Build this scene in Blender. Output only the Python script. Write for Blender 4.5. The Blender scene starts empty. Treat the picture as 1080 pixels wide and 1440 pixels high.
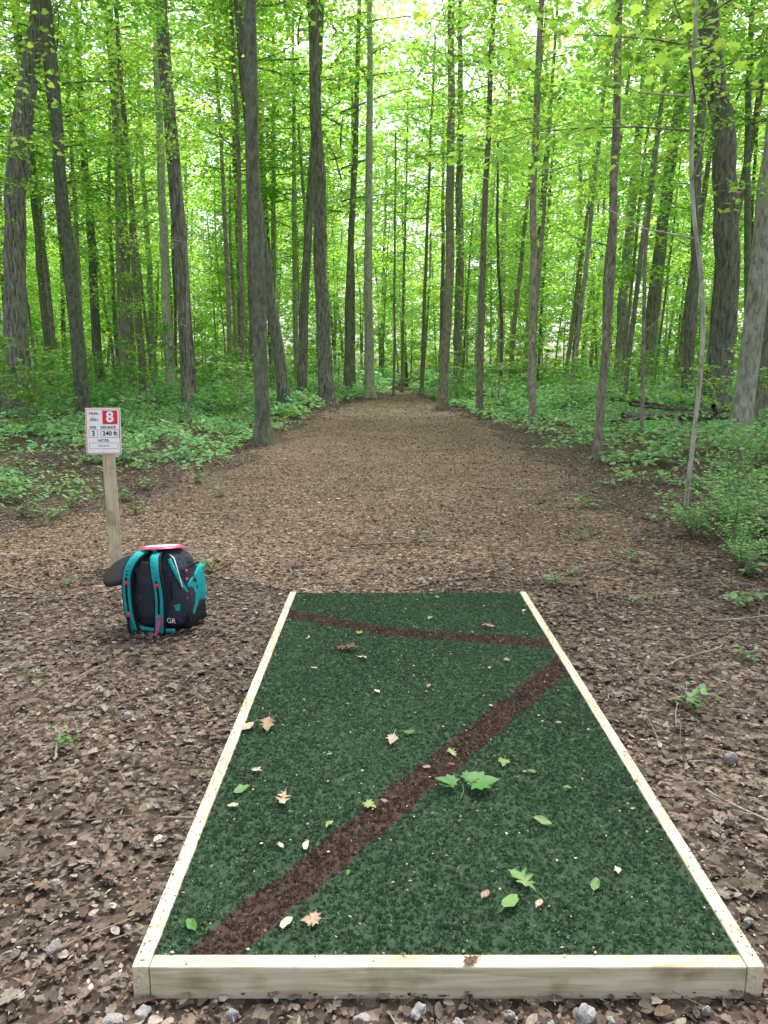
import bpy, bmesh, math, random
import numpy as np
from mathutils import Vector, Matrix, noise
rng = np.random.default_rng(7); random.seed(7)
scene = bpy.context.scene
col_ = scene.collection

# ------------------------------------------------------------------ helpers
def link(o): col_.objects.link(o); return o
def build_mesh(name, V, Fs, col=None, mats=(), smooth=False, midx=None):
    V = np.asarray(V, dtype=np.float32)
    if not (isinstance(Fs, list) and isinstance(Fs[0], np.ndarray)): Fs = [Fs]
    Fs = [np.asarray(f, dtype=np.int32) for f in Fs if len(f)]
    me = bpy.data.meshes.new(name)
    me.vertices.add(len(V)); me.vertices.foreach_set("co", V.ravel())
    loops = np.concatenate([f.ravel() for f in Fs])
    tot = np.concatenate([np.full(len(f), f.shape[1], dtype=np.int32) for f in Fs])
    start = np.concatenate([[0], np.cumsum(tot)[:-1]]).astype(np.int32)
    me.loops.add(len(loops)); me.loops.foreach_set("vertex_index", loops)
    me.polygons.add(len(tot)); me.polygons.foreach_set("loop_start", start)
    if smooth: me.polygons.foreach_set("use_smooth", np.ones(len(tot), dtype=bool))
    for m in mats: me.materials.append(m)
    if midx is not None: me.polygons.foreach_set("material_index", np.asarray(midx, dtype=np.int32))
    me.update(calc_edges=True)
    if col is not None:
        a = me.color_attributes.new("Col", 'FLOAT_COLOR', 'POINT')
        c = np.ones((len(V), 4), dtype=np.float32); c[:, :3] = col
        a.data.foreach_set("color", c.ravel())
    return me
def obj(name, me, parent=None, loc=(0,0,0), rot=(0,0,0), scale=(1,1,1)):
    o = bpy.data.objects.new(name, me); link(o)
    o.location = loc; o.rotation_euler = rot; o.scale = scale
    if parent: o.parent = parent
    return o
def top(o, label, cat, group=None, kind=None):
    o["label"] = label; o["category"] = cat
    if group: o["group"] = group
    if kind: o["kind"] = kind
    return o
def setting(o, kind="structure", label=None, cat=None):
    o["kind"] = kind
    if label: o["label"] = label
    if cat: o["category"] = cat
    return o
class Acc:
    def __init__(s): s.V=[]; s.F3=[]; s.F4=[]; s.C=[]; s.n=0; s.m3=[]; s.m4=[]
    def add(s, V, F, col=None, mi=0):
        V=np.asarray(V); F=np.asarray(F)
        s.V.append(V)
        (s.F3 if F.shape[1]==3 else s.F4).append(F+s.n)
        (s.m3 if F.shape[1]==3 else s.m4).append(np.full(len(F),mi))
        s.C.append(np.broadcast_to(np.asarray(col if col is not None else (.1,.1,.1)),(len(V),3)))
        s.n+=len(V)
    def mesh(s,name,mats,smooth=False):
        Fs=[];mi=[]
        if s.F3: Fs.append(np.concatenate(s.F3)); mi.append(np.concatenate(s.m3))
        if s.F4: Fs.append(np.concatenate(s.F4)); mi.append(np.concatenate(s.m4))
        return build_mesh(name,np.concatenate(s.V),Fs,np.concatenate(s.C),mats,smooth,np.concatenate(mi))
def norm(a): return a/np.maximum(np.linalg.norm(a,axis=-1,keepdims=True),1e-9)
def tube(P, R, n=8, rough=0.0, seed=0, cap=True):
    P=np.asarray(P,float); R=np.asarray(R,float); r=np.random.default_rng(seed)
    T=norm(np.gradient(P,axis=0))
    up=np.array([0,1,0.]) if abs(T[0][2])>.7 else np.array([0,0,1.])
    S=norm(np.cross(np.broadcast_to(up,T.shape),T)); B=np.cross(T,S)
    a=np.linspace(0,2*math.pi,n,endpoint=False)
    rr=R[:,None]*(1+rough*r.standard_normal((1,n))*.6+rough*r.standard_normal((len(P),n))*.5)
    V=P[:,None,:]+rr[...,None]*(np.cos(a)[None,:,None]*S[:,None,:]+np.sin(a)[None,:,None]*B[:,None,:])
    V=V.reshape(-1,3); m=len(P)
    i=np.arange(m-1)[:,None]*n; j=np.arange(n)[None,:]; k=(j+1)%n
    F=np.stack([i+j,i+k,i+n+k,i+n+j],-1).reshape(-1,4)
    return V,F
def leaf_pack(TV,TF,C,D,N,S,colr):
    TV=np.asarray(TV,float);TF=np.asarray(TF)
    D=norm(D); N=norm(N-D*np.sum(N*D,-1,keepdims=True)); X=np.cross(D,N)
    n=len(C);k=len(TV); S=np.broadcast_to(np.asarray(S),(n,))
    V=C[:,None,:]+S[:,None,None]*(TV[None,:,0,None]*X[:,None,:]+TV[None,:,1,None]*D[:,None,:]+TV[None,:,2,None]*N[:,None,:])
    F=TF[None]+(np.arange(n)*k)[:,None,None]
    return V.reshape(-1,3),F.reshape(-1,TF.shape[1]),np.repeat(colr,k,axis=0)
DIA=([(0,0,0),(.33,.42,.07),(0,1,0),(-.33,.42,.07)],[(0,1,2),(0,2,3)])
SLV=([(0,0,0),(.12,.3,.07),(0,1,0),(-.12,.5,.07)],[(0,1,2),(0,2,3)])
CURL=([(-.3,.1,.04),(0,0,0),(.28,.12,.06),(-.36,.55,.08),(0,.5,.0),(.30,.5,.07),(-.1,1,.07),(.06,1.03,.03)],
      [(0,1,4),(0,4,3),(1,2,5),(1,5,4),(3,4,6),(4,7,6),(4,5,7)])
def outline_leaf(pts,fold=.1):
    P=[(0,.45,-.02)]+[(x,y,abs(x)*fold) for x,y in pts]; n=len(pts)
    return (P,[(0,i+1,(i+1)%n+1) for i in range(n)])
mh=[(0,0),(.10,.12),(.36,.04),(.30,.2),(.46,.34),(.36,.40),(.40,.62),(.24,.58),(.18,.74),(0,1)]
MAPLE=outline_leaf(mh+[(-x,y) for x,y in mh[-2:0:-1]],.15)
oh=[(0.0,0),(.06,.18),(.2,.22),(.1,.36),(.32,.46),(.13,.55),(.34,.72),(.14,.76),(.12,.94),(0,1)]
OAK=outline_leaf(oh+[(-x*.85,y+.03) for x,y in oh[-2:0:-1]],.25)
vh=[(0,0),(.14,.12),(.24,.32),(.26,.55),(.18,.78),(.08,.92),(0,1)]
OVAL=outline_leaf(vh+[(-x,y) for x,y in vh[-2:0:-1]],.2)

# ------------------------------------------------------------------ materials
def new_mat(name):
    m=bpy.data.materials.new(name); m.use_nodes=True; nt=m.node_tree; nt.nodes.clear()
    out=nt.nodes.new("ShaderNodeOutputMaterial"); return m,nt,out
def N(nt,t,**kw):
    n=nt.nodes.new(t)
    for k,v in kw.items(): setattr(n,k,v)
    return n
def rampnode(nt,stops,interp='LINEAR'):
    r=nt.nodes.new("ShaderNodeValToRGB"); r.color_ramp.interpolation=interp
    e=r.color_ramp.elements
    e[0].position=stops[0][0]; e[0].color=(*stops[0][1],1)
    e[1].position=stops[1][0]; e[1].color=(*stops[1][1],1)
    for p,c in stops[2:]:
        x=e.new(p); x.color=(*c,1)
    return r
def plain(name,c,rough=.6,spec=.4,noise_amt=.15,scale=40,bump=.1):
    m,nt,out=new_mat(name); b=N(nt,"ShaderNodeBsdfPrincipled"); L=nt.links.new
    tc=N(nt,"ShaderNodeTexCoord"); no=N(nt,"ShaderNodeTexNoise"); no.inputs["Scale"].default_value=scale; no.inputs["Detail"].default_value=5
    L(tc.outputs["Object"],no.inputs["Vector"])
    r=rampnode(nt,[(.3,tuple(x*(1-noise_amt) for x in c)),(.7,tuple(min(1,x*(1+noise_amt)) for x in c))])
    L(no.outputs["Fac"],r.inputs["Fac"]); L(r.outputs["Color"],b.inputs["Base Color"])
    b.inputs["Roughness"].default_value=rough; b.inputs["Specular IOR Level"].default_value=spec
    if bump:
        bp=N(nt,"ShaderNodeBump"); bp.inputs["Strength"].default_value=bump; bp.inputs["Distance"].default_value=.01
        L(no.outputs["Fac"],bp.inputs["Height"]); L(bp.outputs["Normal"],b.inputs["Normal"])
    L(b.outputs["BSDF"],out.inputs["Surface"]); return m
def foliage(name,trans=.5,tgain=(1.5,1.35,.6),gloss=.06):
    m,nt,out=new_mat(name); L=nt.links.new
    at=N(nt,"ShaderNodeVertexColor"); at.layer_name="Col"
    d=N(nt,"ShaderNodeBsdfDiffuse"); t=N(nt,"ShaderNodeBsdfTranslucent"); g=N(nt,"ShaderNodeBsdfGlossy"); g.inputs["Roughness"].default_value=.45
    mul=N(nt,"ShaderNodeMix",data_type='RGBA',blend_type='MULTIPLY'); mul.inputs[0].default_value=1; mul.inputs[7].default_value=(*tgain,1)
    mul.clamp_result=False
    L(at.outputs["Color"],mul.inputs[6]); L(at.outputs["Color"],d.inputs["Color"]); L(mul.outputs[2],t.inputs["Color"])
    a=N(nt,"ShaderNodeMixShader"); a.inputs[0].default_value=trans
    L(d.outputs[0],a.inputs[1]); L(t.outputs[0],a.inputs[2])
    if gloss<=0:
        L(a.outputs[0],out.inputs["Surface"]); return m
    b=N(nt,"ShaderNodeMixShader"); b.inputs[0].default_value=gloss
    L(a.outputs[0],b.inputs[1]); L(g.outputs[0],b.inputs[2]); L(b.outputs[0],out.inputs["Surface"])
    return m
def litter_mat(name,rough=.8):
    m,nt,out=new_mat(name); L=nt.links.new
    at=N(nt,"ShaderNodeVertexColor"); at.layer_name="Col"
    b=N(nt,"ShaderNodeBsdfPrincipled"); b.inputs["Roughness"].default_value=rough; b.inputs["Specular IOR Level"].default_value=.15
    tc=N(nt,"ShaderNodeTexCoord"); no=N(nt,"ShaderNodeTexNoise"); no.inputs["Scale"].default_value=110; no.inputs["Detail"].default_value=4
    L(tc.outputs["Object"],no.inputs["Vector"])
    r=rampnode(nt,[(.3,(.6,.6,.6)),(.7,(1.2,1.2,1.2))]); L(no.outputs["Fac"],r.inputs["Fac"])
    mul=N(nt,"ShaderNodeMix",data_type='RGBA',blend_type='MULTIPLY'); mul.inputs[0].default_value=1
    L(at.outputs["Color"],mul.inputs[6]); L(r.outputs["Color"],mul.inputs[7]); L(mul.outputs[2],b.inputs["Base Color"])
    L(b.outputs[0],out.inputs["Surface"]); return m
def bark(name,c_dark,c_mid,c_light,vs=.12,scale=16,strength=.7,moss=.25):
    m,nt,out=new_mat(name); L=nt.links.new
    tc=N(nt,"ShaderNodeTexCoord"); mp=N(nt,"ShaderNodeMapping"); mp.inputs["Scale"].default_value=(1,1,vs)
    L(tc.outputs["Object"],mp.inputs["Vector"])
    n1=N(nt,"ShaderNodeTexNoise"); n1.inputs["Scale"].default_value=scale; n1.inputs["Detail"].default_value=8; n1.inputs["Roughness"].default_value=.65
    n1.inputs["Distortion"].default_value=.6
    L(mp.outputs[0],n1.inputs["Vector"])
    r=rampnode(nt,[(.36,c_dark),(.5,c_mid),(.66,c_light)]); L(n1.outputs["Fac"],r.inputs["Fac"])
    n2=N(nt,"ShaderNodeTexNoise"); n2.inputs["Scale"].default_value=1.3; n2.inputs["Detail"].default_value=4
    L(tc.outputs["Object"],n2.inputs["Vector"])
    r2=rampnode(nt,[(.42,(0,0,0)),(.68,(moss,moss,moss))]); L(n2.outputs["Fac"],r2.inputs["Fac"])
    mx=N(nt,"ShaderNodeMix",data_type='RGBA'); mx.inputs[7].default_value=(.11,.14,.075,1)
    L(r2.outputs["Color"],mx.inputs[0]); L(r.outputs["Color"],mx.inputs[6])
    oi=N(nt,"ShaderNodeObjectInfo"); mr=N(nt,"ShaderNodeMapRange"); mr.inputs[3].default_value=.85; mr.inputs[4].default_value=1.4
    L(oi.outputs["Random"],mr.inputs[0])
    hs=N(nt,"ShaderNodeHueSaturation"); L(mr.outputs[0],hs.inputs["Value"]); L(mx.outputs[2],hs.inputs["Color"])
    b=N(nt,"ShaderNodeBsdfPrincipled"); b.inputs["Roughness"].default_value=.9; b.inputs["Specular IOR Level"].default_value=.12
    L(hs.outputs[0],b.inputs["Base Color"])
    bp=N(nt,"ShaderNodeBump"); bp.inputs["Strength"].default_value=strength; bp.inputs["Distance"].default_value=.05
    L(n1.outputs["Fac"],bp.inputs["Height"]); L(bp.outputs[0],b.inputs["Normal"]); L(b.outputs[0],out.inputs["Surface"])
    return m
B_SMOOTH=bark("bark_smooth",(.06,.068,.049),(.115,.125,.09),(.19,.197,.152),.45,13,.5,.5)
B_SHAG=bark("bark_shaggy",(.058,.054,.044),(.22,.212,.178),(.42,.41,.355),.16,20,1.0,.3)
B_PALE=bark("bark_pale",(.19,.18,.145),(.37,.36,.305),(.52,.51,.445),.35,14,.6,.3)
B_DARK=bark("bark_dark",(.055,.052,.042),(.155,.147,.122),(.29,.275,.235),.18,18,1.0,.4)
B_BROWN=bark("bark_brown",(.11,.095,.07),(.24,.215,.165),(.37,.34,.275),.35,18,.6,.4)
LEAF=foliage("leaf_green",.60,(1.6,1.42,.9),.03); LEAFLOW=foliage("undergrowth_green",.38,(1.35,1.3,.8),.03)
LITTER=litter_mat("dead_leaf")

def ground_mat(name,cell,stops,lo=.6):
    m,nt,out=new_mat(name); L=nt.links.new
    tc=N(nt,"ShaderNodeTexCoord")
    nz=N(nt,"ShaderNodeTexNoise"); nz.inputs["Scale"].default_value=25; nz.inputs["Detail"].default_value=3
    L(tc.outputs["Object"],nz.inputs["Vector"])
    ad=N(nt,"ShaderNodeMix",data_type='RGBA',blend_type='ADD'); ad.inputs[0].default_value=.06
    L(tc.outputs["Object"],ad.inputs[6]); L(nz.outputs["Color"],ad.inputs[7])
    v=N(nt,"ShaderNodeTexVoronoi"); v.inputs["Scale"].default_value=cell; L(ad.outputs[2],v.inputs["Vector"])
    sp=N(nt,"ShaderNodeSeparateColor"); L(v.outputs["Color"],sp.inputs[0])
    r=rampnode(nt,stops); L(sp.outputs[0],r.inputs["Fac"])
    v2=N(nt,"ShaderNodeTexNoise"); v2.inputs["Scale"].default_value=.9; v2.inputs["Detail"].default_value=6; L(tc.outputs["Object"],v2.inputs["Vector"])
    r2=rampnode(nt,[(.35,(lo,lo,lo)),(.65,(1.2,1.2,1.2))]); L(v2.outputs["Fac"],r2.inputs["Fac"])
    mul=N(nt,"ShaderNodeMix",data_type='RGBA',blend_type='MULTIPLY'); mul.inputs[0].default_value=1
    L(r.outputs["Color"],mul.inputs[6]); L(r2.outputs["Color"],mul.inputs[7])
    b=N(nt,"ShaderNodeBsdfPrincipled"); b.inputs["Roughness"].default_value=.9; b.inputs["Specular IOR Level"].default_value=.15
    L(mul.outputs[2],b.inputs["Base Color"])
    bp=N(nt,"ShaderNodeBump"); bp.inputs["Strength"].default_value=.8; bp.inputs["Distance"].default_value=.02
    L(sp.outputs[1],bp.inputs["Height"]); L(bp.outputs[0],b.inputs["Normal"]); L(b.outputs[0],out.inputs["Surface"])
    return m
G_FOREST=ground_mat("forest_floor",44,[(0,(.022,.017,.013)),(.4,(.06,.044,.034)),(.75,(.12,.09,.07)),(1,(.22,.175,.14))])
G_PATH=ground_mat("mulch_path",52,[(0,(.04,.027,.019)),(.4,(.105,.072,.051)),(.75,(.19,.135,.096)),(1,(.34,.26,.195))],.85)

# ------------------------------------------------------------------ terrain
def path_l(y): return np.interp(y,[0,4,7,9,12,23,34,42,52,60],[-6,-4.6,-3.5,-3.0,-2.5,-2.4,-1.5,-.3,.5,1.2])
def path_r(y): return np.interp(y,[0,3,4.6,7,10,18,32,42,52,60],[4.5,2.8,2.5,2.5,2.75,2.9,2.5,2.2,2.1,2.3])
def side(x,y):
    return np.maximum(np.maximum(path_l(y)-x, x-path_r(y)),0)
def gz(x,y):
    x=np.asarray(x,float);y=np.asarray(y,float)
    s=np.clip(side(x,y)/7,0,1)
    return s*(.10+.16*np.sin(x*.43+1.1)*np.cos(y*.31)+.09*np.sin(y*.9+x*.6))+.0*x
xs=np.unique(np.concatenate([np.linspace(-300,-20,30),np.arange(-20,20.01,.4),np.linspace(20,300,30)]))
ys=np.unique(np.concatenate([np.linspace(-60,-2,12),np.arange(-2,50.01,.4),np.linspace(50,400,40)]))
def grid(xs,ys,dz=0):
    X,Y=np.meshgrid(xs,ys); Z=gz(X,Y)+dz
    V=np.stack([X,Y,Z],-1).reshape(-1,3); n=len(xs); i=np.arange(len(ys)-1)[:,None]*n; j=np.arange(n-1)[None]
    return V,np.stack([i+j,i+j+1,i+n+j+1,i+n+j],-1).reshape(-1,4)
V,F=grid(xs,ys)
setting(obj("ground",build_mesh("ground",V,F,None,[G_FOREST],True)),label="forest floor covered in brown dead leaves",cat="ground")
yy=np.arange(4.9,58,.3); t=np.linspace(0,1,15)
wig=lambda y,k:.18*np.sin(y*1.7+k)+.12*np.sin(y*4.1+k*2)
Lx=path_l(yy)+.25+wig(yy,0); Rx=path_r(yy)-.25+wig(yy,2)
X=Lx[:,None]*(1-t)+Rx[:,None]*t; Y=np.repeat(yy[:,None],15,1); Y[0]+= .3*np.sin(np.arange(15)*1.3)
Z=gz(X,Y)+.006
V=np.stack([X,Y,Z],-1).reshape(-1,3); i=np.arange(len(yy)-1)[:,None]*15; j=np.arange(14)[None]
F=np.stack([i+j,i+j+1,i+15+j+1,i+15+j],-1).reshape(-1,4)
setting(obj("path",build_mesh("path",V,F,None,[G_PATH],True)),label="leaf and mulch fairway path running into the woods",cat="path")

PX0,PX1,PY0,PY1,PZ=-.60,.905,1.52,4.54,.088
# ------------------------------------------------------------------ leaf litter
def litter(n,x0,x1,y0,y1,smin,smax,T,pal,seed,zup=.02,tilt=.28,z0=.004,pw=1.8):
    r=np.random.default_rng(seed)
    x=r.uniform(x0,x1,n); y=r.uniform(y0,y1,n)
    k=~((x>PX0-.0)&(x<PX1+.0)&(y>PY0-.0)&(y<PY1+.0))
    dens=.72+.28*np.sin(x*5.3+np.sin(y*4.1)*1.3)*np.cos(y*4.7+x*1.9)
    k&=(r.random(n)<np.where(y<6,dens,1))
    x=x[k];y=y[k]; n=len(x)
    C=np.stack([x,y,gz(x,y)+r.uniform(z0,zup,n)],-1)
    a=r.uniform(0,2*math.pi,n); D=np.stack([np.cos(a),np.sin(a),r.normal(0,.15,n)],-1)
    Nn=np.stack([r.normal(0,tilt,n),r.normal(0,tilt,n),np.where(r.random(n)<.3,-1,1)],-1)
    pal=np.asarray(pal); c=pal[r.integers(0,len(pal),n)]*r.uniform(.6,1.25,(n,1))
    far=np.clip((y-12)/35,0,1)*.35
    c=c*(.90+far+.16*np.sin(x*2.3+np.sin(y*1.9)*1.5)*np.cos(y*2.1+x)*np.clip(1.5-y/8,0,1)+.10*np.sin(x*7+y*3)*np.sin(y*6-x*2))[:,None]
    return leaf_pack(*T,C,D,Nn,smin+(smax-smin)*r.random(n)**pw,c)
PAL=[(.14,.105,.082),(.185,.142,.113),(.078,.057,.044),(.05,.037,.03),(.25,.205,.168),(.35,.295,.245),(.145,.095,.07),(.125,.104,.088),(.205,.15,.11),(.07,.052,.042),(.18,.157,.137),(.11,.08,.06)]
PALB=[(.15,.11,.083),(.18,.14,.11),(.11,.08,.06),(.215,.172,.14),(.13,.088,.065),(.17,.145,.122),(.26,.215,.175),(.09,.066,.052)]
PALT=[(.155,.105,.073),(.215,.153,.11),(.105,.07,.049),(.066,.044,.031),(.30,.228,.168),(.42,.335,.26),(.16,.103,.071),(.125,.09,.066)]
A=Acc()
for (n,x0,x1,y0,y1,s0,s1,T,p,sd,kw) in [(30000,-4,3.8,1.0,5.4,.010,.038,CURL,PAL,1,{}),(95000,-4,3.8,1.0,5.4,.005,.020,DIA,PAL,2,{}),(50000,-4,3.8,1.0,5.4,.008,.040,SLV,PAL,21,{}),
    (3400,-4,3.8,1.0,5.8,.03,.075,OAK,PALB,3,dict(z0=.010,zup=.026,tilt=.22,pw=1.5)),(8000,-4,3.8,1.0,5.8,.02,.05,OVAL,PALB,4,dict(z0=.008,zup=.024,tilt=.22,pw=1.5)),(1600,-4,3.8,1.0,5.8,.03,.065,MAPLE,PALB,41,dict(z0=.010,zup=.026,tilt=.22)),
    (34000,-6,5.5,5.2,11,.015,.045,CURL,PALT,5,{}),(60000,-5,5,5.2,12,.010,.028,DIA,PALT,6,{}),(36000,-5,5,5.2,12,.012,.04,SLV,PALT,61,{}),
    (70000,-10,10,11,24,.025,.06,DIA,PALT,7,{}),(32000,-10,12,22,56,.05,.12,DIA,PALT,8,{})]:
    A.add(*litter(n,x0,x1,y0,y1,s0,s1,T,p,sd,**{**dict(zup=.020),**kw}))
r=np.random.default_rng(77); n=1500; x=r.uniform(-4,3.8,n); y=r.uniform(1,9,n); k=~((x>PX0-.1)&(x<PX1+.1)&(y>PY0-.1)&(y<PY1+.1)); x=x[k];y=y[k];n=len(x)
a=r.uniform(0,6.28,n)
TW=([(-.012,0,0),(.012,0,0),(.03,.5,.02),(.012,.5,.03),(.008,1,0),(-.006,1,.0)],[(0,1,2),(0,2,3),(3,2,4),(3,4,5)])
A.add(*leaf_pack(*TW,np.stack([x,y,gz(x,y)+.028],-1),np.stack([np.cos(a),np.sin(a),r.normal(0,.06,n)],-1),np.tile([0,0,1.],(n,1)),r.uniform(.06,.28,n),np.array([(.15,.12,.09)])*r.uniform(.5,1.6,(n,1))))
setting(obj("leaf_litter",A.mesh("leaf_litter",[LITTER])),"stuff","dry brown leaf litter covering the forest floor","leaf litter")

# ------------------------------------------------------------------ ground cover
def patch(x,y): return np.clip(.45+.8*np.sin(x*1.1+np.sin(y*.7)*2)*np.cos(y*.9+np.sin(x*.5)*1.5)+.3*np.sin(x*3.1+y*2.3),0,1)
def cover(n,x0,x1,y0,y1,s0,s1,h,seed,T=OVAL,edge=1.2,lo=.25):
    r=np.random.default_rng(seed); m=n//9
    x=r.uniform(x0,x1,m); y=r.uniform(y0,y1,m); s=side(x,y)
    k=(s>.05)&(r.random(m)<np.clip(s/edge,0,1)*(lo+(1-lo)*patch(x,y)))
    k&=~((y<6.2)&(x<0))
    x=x[k];y=y[k];s=s[k]; m=len(x)
    hh=h*(.35+.65*r.random(m))*np.clip(.4+s/3,0,1)*(.6+.7*patch(x*1.7,y*1.3))
    gcol=np.stack([r.uniform(.14,.26,m),r.uniform(.34,.50,m),r.uniform(.13,.20,m)],-1)
    q=9
    az=r.uniform(0,6.28,(m,q)); rad=r.uniform(.02,1,(m,q))*s0*2.4+.02
    C=np.stack([x[:,None]+np.cos(az)*rad,y[:,None]+np.sin(az)*rad,(gz(x,y)+hh)[:,None]*r.uniform(.75,1.08,(m,q))],-1).reshape(-1,3)
    D=np.stack([np.cos(az),np.sin(az),r.normal(-.15,.3,(m,q))],-1).reshape(-1,3)
    Nn=np.stack([r.normal(0,.3,(m,q)),r.normal(0,.3,(m,q)),np.ones((m,q))],-1).reshape(-1,3)
    c=np.repeat(gcol,q,0)*r.uniform(.7,1.25,(m*q,1))
    return leaf_pack(*T,C,D,Nn,r.uniform(s0,s1,m*q),c)
A=Acc()
A.add(*cover(34000,-9,9,5.2,12,.045,.09,.26,11,edge=1.5,lo=.05))
A.add(*cover(115000,-17,19,11,24,.07,.13,.45,12,DIA,.8,.2))
A.add(*cover(150000,-34,36,22,50,.14,.25,.85,13,DIA,.5,.5))
A.add(*cover(80000,-60,60,48,90,.3,.5,1.6,14,DIA,.6,.8))
setting(obj("ground_cover",A.mesh("ground_cover",[LEAFLOW])),"stuff","low green woodland plants carpeting the forest floor","ground cover")

# ------------------------------------------------------------------ crowns
GA=np.array([(.20,.44,.085),(.28,.52,.10),(.15,.36,.08),(.35,.58,.12),(.22,.47,.095)])
def gen_crown(name,seed,H,spread,nb,nc,nl,leaf,T=DIA,sig=.42,flat=.13,droop=.12,gain=1.,shape=None,twig=.02):
    r=np.random.default_rng(seed); A=Acc(); Cs=[];cols=[]
    for i in range(nb):
        t=(i+.5)/nb; z=H*t; az=i*2.4+r.uniform(-.5,.5)
        sh=math.sin(math.pi*(.22+.72*t)) if shape is None else shape(t)
        L=spread*sh*r.uniform(.55,1.1); el=r.uniform(.05,.45)
        s=np.linspace(0,1,6)
        wob=r.normal(0,.05*L,(6,))*s
        P=np.stack([np.cos(az)*L*s-np.sin(az)*wob,np.sin(az)*L*s+np.cos(az)*wob,z+L*s*el-droop*L*s*s],-1)
        V,F=tube(P,np.linspace(twig,twig*.2,6),4,0,seed); A.add(V,F,(.06,.05,.04),1)
        bright=r.uniform(.75,1.25)
        for c in range(nc):
            u=.22+.78*(c+r.random())/nc; off=r.normal(0,.2*L*u+.1)
            base=P[0]+(P[-1]-P[0])*u; base=base+np.array([-math.sin(az)*off,math.cos(az)*off,r.normal(0,.12*spread*.4)])
            pn=[np.interp(max(0,u-.15),s,P[:,k]) for k in range(3)]
            V,F=tube([pn,(np.array(pn)+base)/2+(0,0,.03),base],[twig*.4,twig*.25,twig*.12],3,0,seed); A.add(V,F,(.06,.05,.04),1)
            n=int(nl*r.uniform(.6,1.3)); g=GA[r.integers(0,5)]*bright*r.uniform(.8,1.2)*gain
            Cs.append(base+r.normal(0,1,(n,3))*(sig,sig,sig*flat*2)); cols.append(g*r.uniform(.75,1.3,(n,1)))
    C=np.concatenate(Cs); n=len(C); a=r.uniform(0,6.28,n)
    D=np.stack([np.cos(a),np.sin(a),r.normal(-.2,.3,n)],-1)
    Nn=np.stack([r.normal(0,.5,n),r.normal(0,.5,n),np.ones(n)],-1)
    A.add(*leaf_pack(*T,C,D,Nn,r.uniform(.7,1.25,n)*leaf,np.minimum(np.concatenate(cols),.66)),0)
    return A.mesh(name,[LEAF,B_BROWN])
UNDER=[gen_crown("understorey_crown",100+i,7.5,2.9,20,7,26,.165,gain=1.) for i in range(4)]
CANOPY=[gen_crown("canopy_crown",200+i,13,4.8,24,7,20,.27,sig=.65,twig=.05) for i in range(4)]
SLIM=[gen_crown("slim_crown",300+i,9,1.7,18,5,20,.16,sig=.38,twig=.012) for i in range(3)]
BUSHY=[gen_crown("young_crown",350+i,6.5,2.6,20,6,20,.23,sig=.5,twig=.012,shape=lambda t:.55+.45*math.sin(3.1*t),gain=1.1) for i in range(3)]

def trunk_mesh(name,P,R,matl,n=14,rough=.05,flare=True,seed=0,sub=26,taper=.62):
    P=np.asarray(P,float); z=P[:,2]; zz=np.concatenate([np.linspace(0,1.2,7),np.linspace(1.6,z[-1],sub)])+z[0]*0
    zz=zz[zz<=z[-1]]
    r=np.random.default_rng(seed)
    X=np.interp(zz,z,P[:,0]);Y=np.interp(zz,z,P[:,1])
    k=np.array([.25,.5,.25])
    X[1:-1]=np.convolve(X,k,'valid'); Y[1:-1]=np.convolve(Y,k,'valid')
    wob=np.cumsum(r.normal(0,R*.12,(len(zz),2)),0); wob-=wob[0]; wob*=np.clip(zz/3,0,1)[:,None]
    H=max(20,z[-1]); rad=R*(1-taper*np.clip(zz/H,0,1))
    if flare: rad=rad*(1+.75*np.exp(-zz/.28*(.2/max(R,.1))**.3)*min(1,R/.15))
    Q=np.stack([X+wob[:,0],Y+wob[:,1],zz-.06*(zz==zz[0])],-1); Q[0,2]=-.15
    V,F=tube(Q,rad,n,rough,seed)
    if flare:
        a=np.arctan2(V[:,1],V[:,0]); w=np.exp(-np.maximum(V[:,2],0)/.22)
        V[:,:2]*=(1+.28*w*np.sin(a*4+seed))[:,None]
    A=Acc(); A.add(V,F)
    for q in range(5):
        zt=r.uniform(2.2,min(8,z[-1]*.7)); x0=np.interp(zt,Q[:,2],Q[:,0]); y0=np.interp(zt,Q[:,2],Q[:,1]); az=r.uniform(0,6.28); L=r.uniform(.4,1.3)
        p=[(x0,y0,zt),(x0+math.cos(az)*L*.5,y0+math.sin(az)*L*.5,zt+.15*L),(x0+math.cos(az)*L,y0+math.sin(az)*L,zt+.45*L)]
        V,F=tube(p,[min(.014,R*.5),min(.009,R*.3),.004],4); A.add(V,F)
    return A.mesh(name,[matl],True)
def make_tree(x,y,pts,R,matl,crown,cz,cs,label,group=None,seed=0,rough=.05):
    g=float(gz(x,y)); e=bpy.data.objects.new("tree",None); link(e); e.empty_display_size=.3; e.location=(x,y,g)
    top(e,label,"tree",group)
    P=[(0,0,0)]+pts
    obj("trunk",trunk_mesh("trunk",P,R,matl,seed=seed,rough=rough),e)
    if crown:
        PP=np.array(P); cx=np.interp(cz,PP[:,2],PP[:,0]); cy=np.interp(cz,PP[:,2],PP[:,1])
        obj("crown",crown,e,(cx,cy,cz),(0,0,seed*1.7),(cs,cs,cs))
    return e
DK="tall dark-barked forest tree beside the leaf path"
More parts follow.
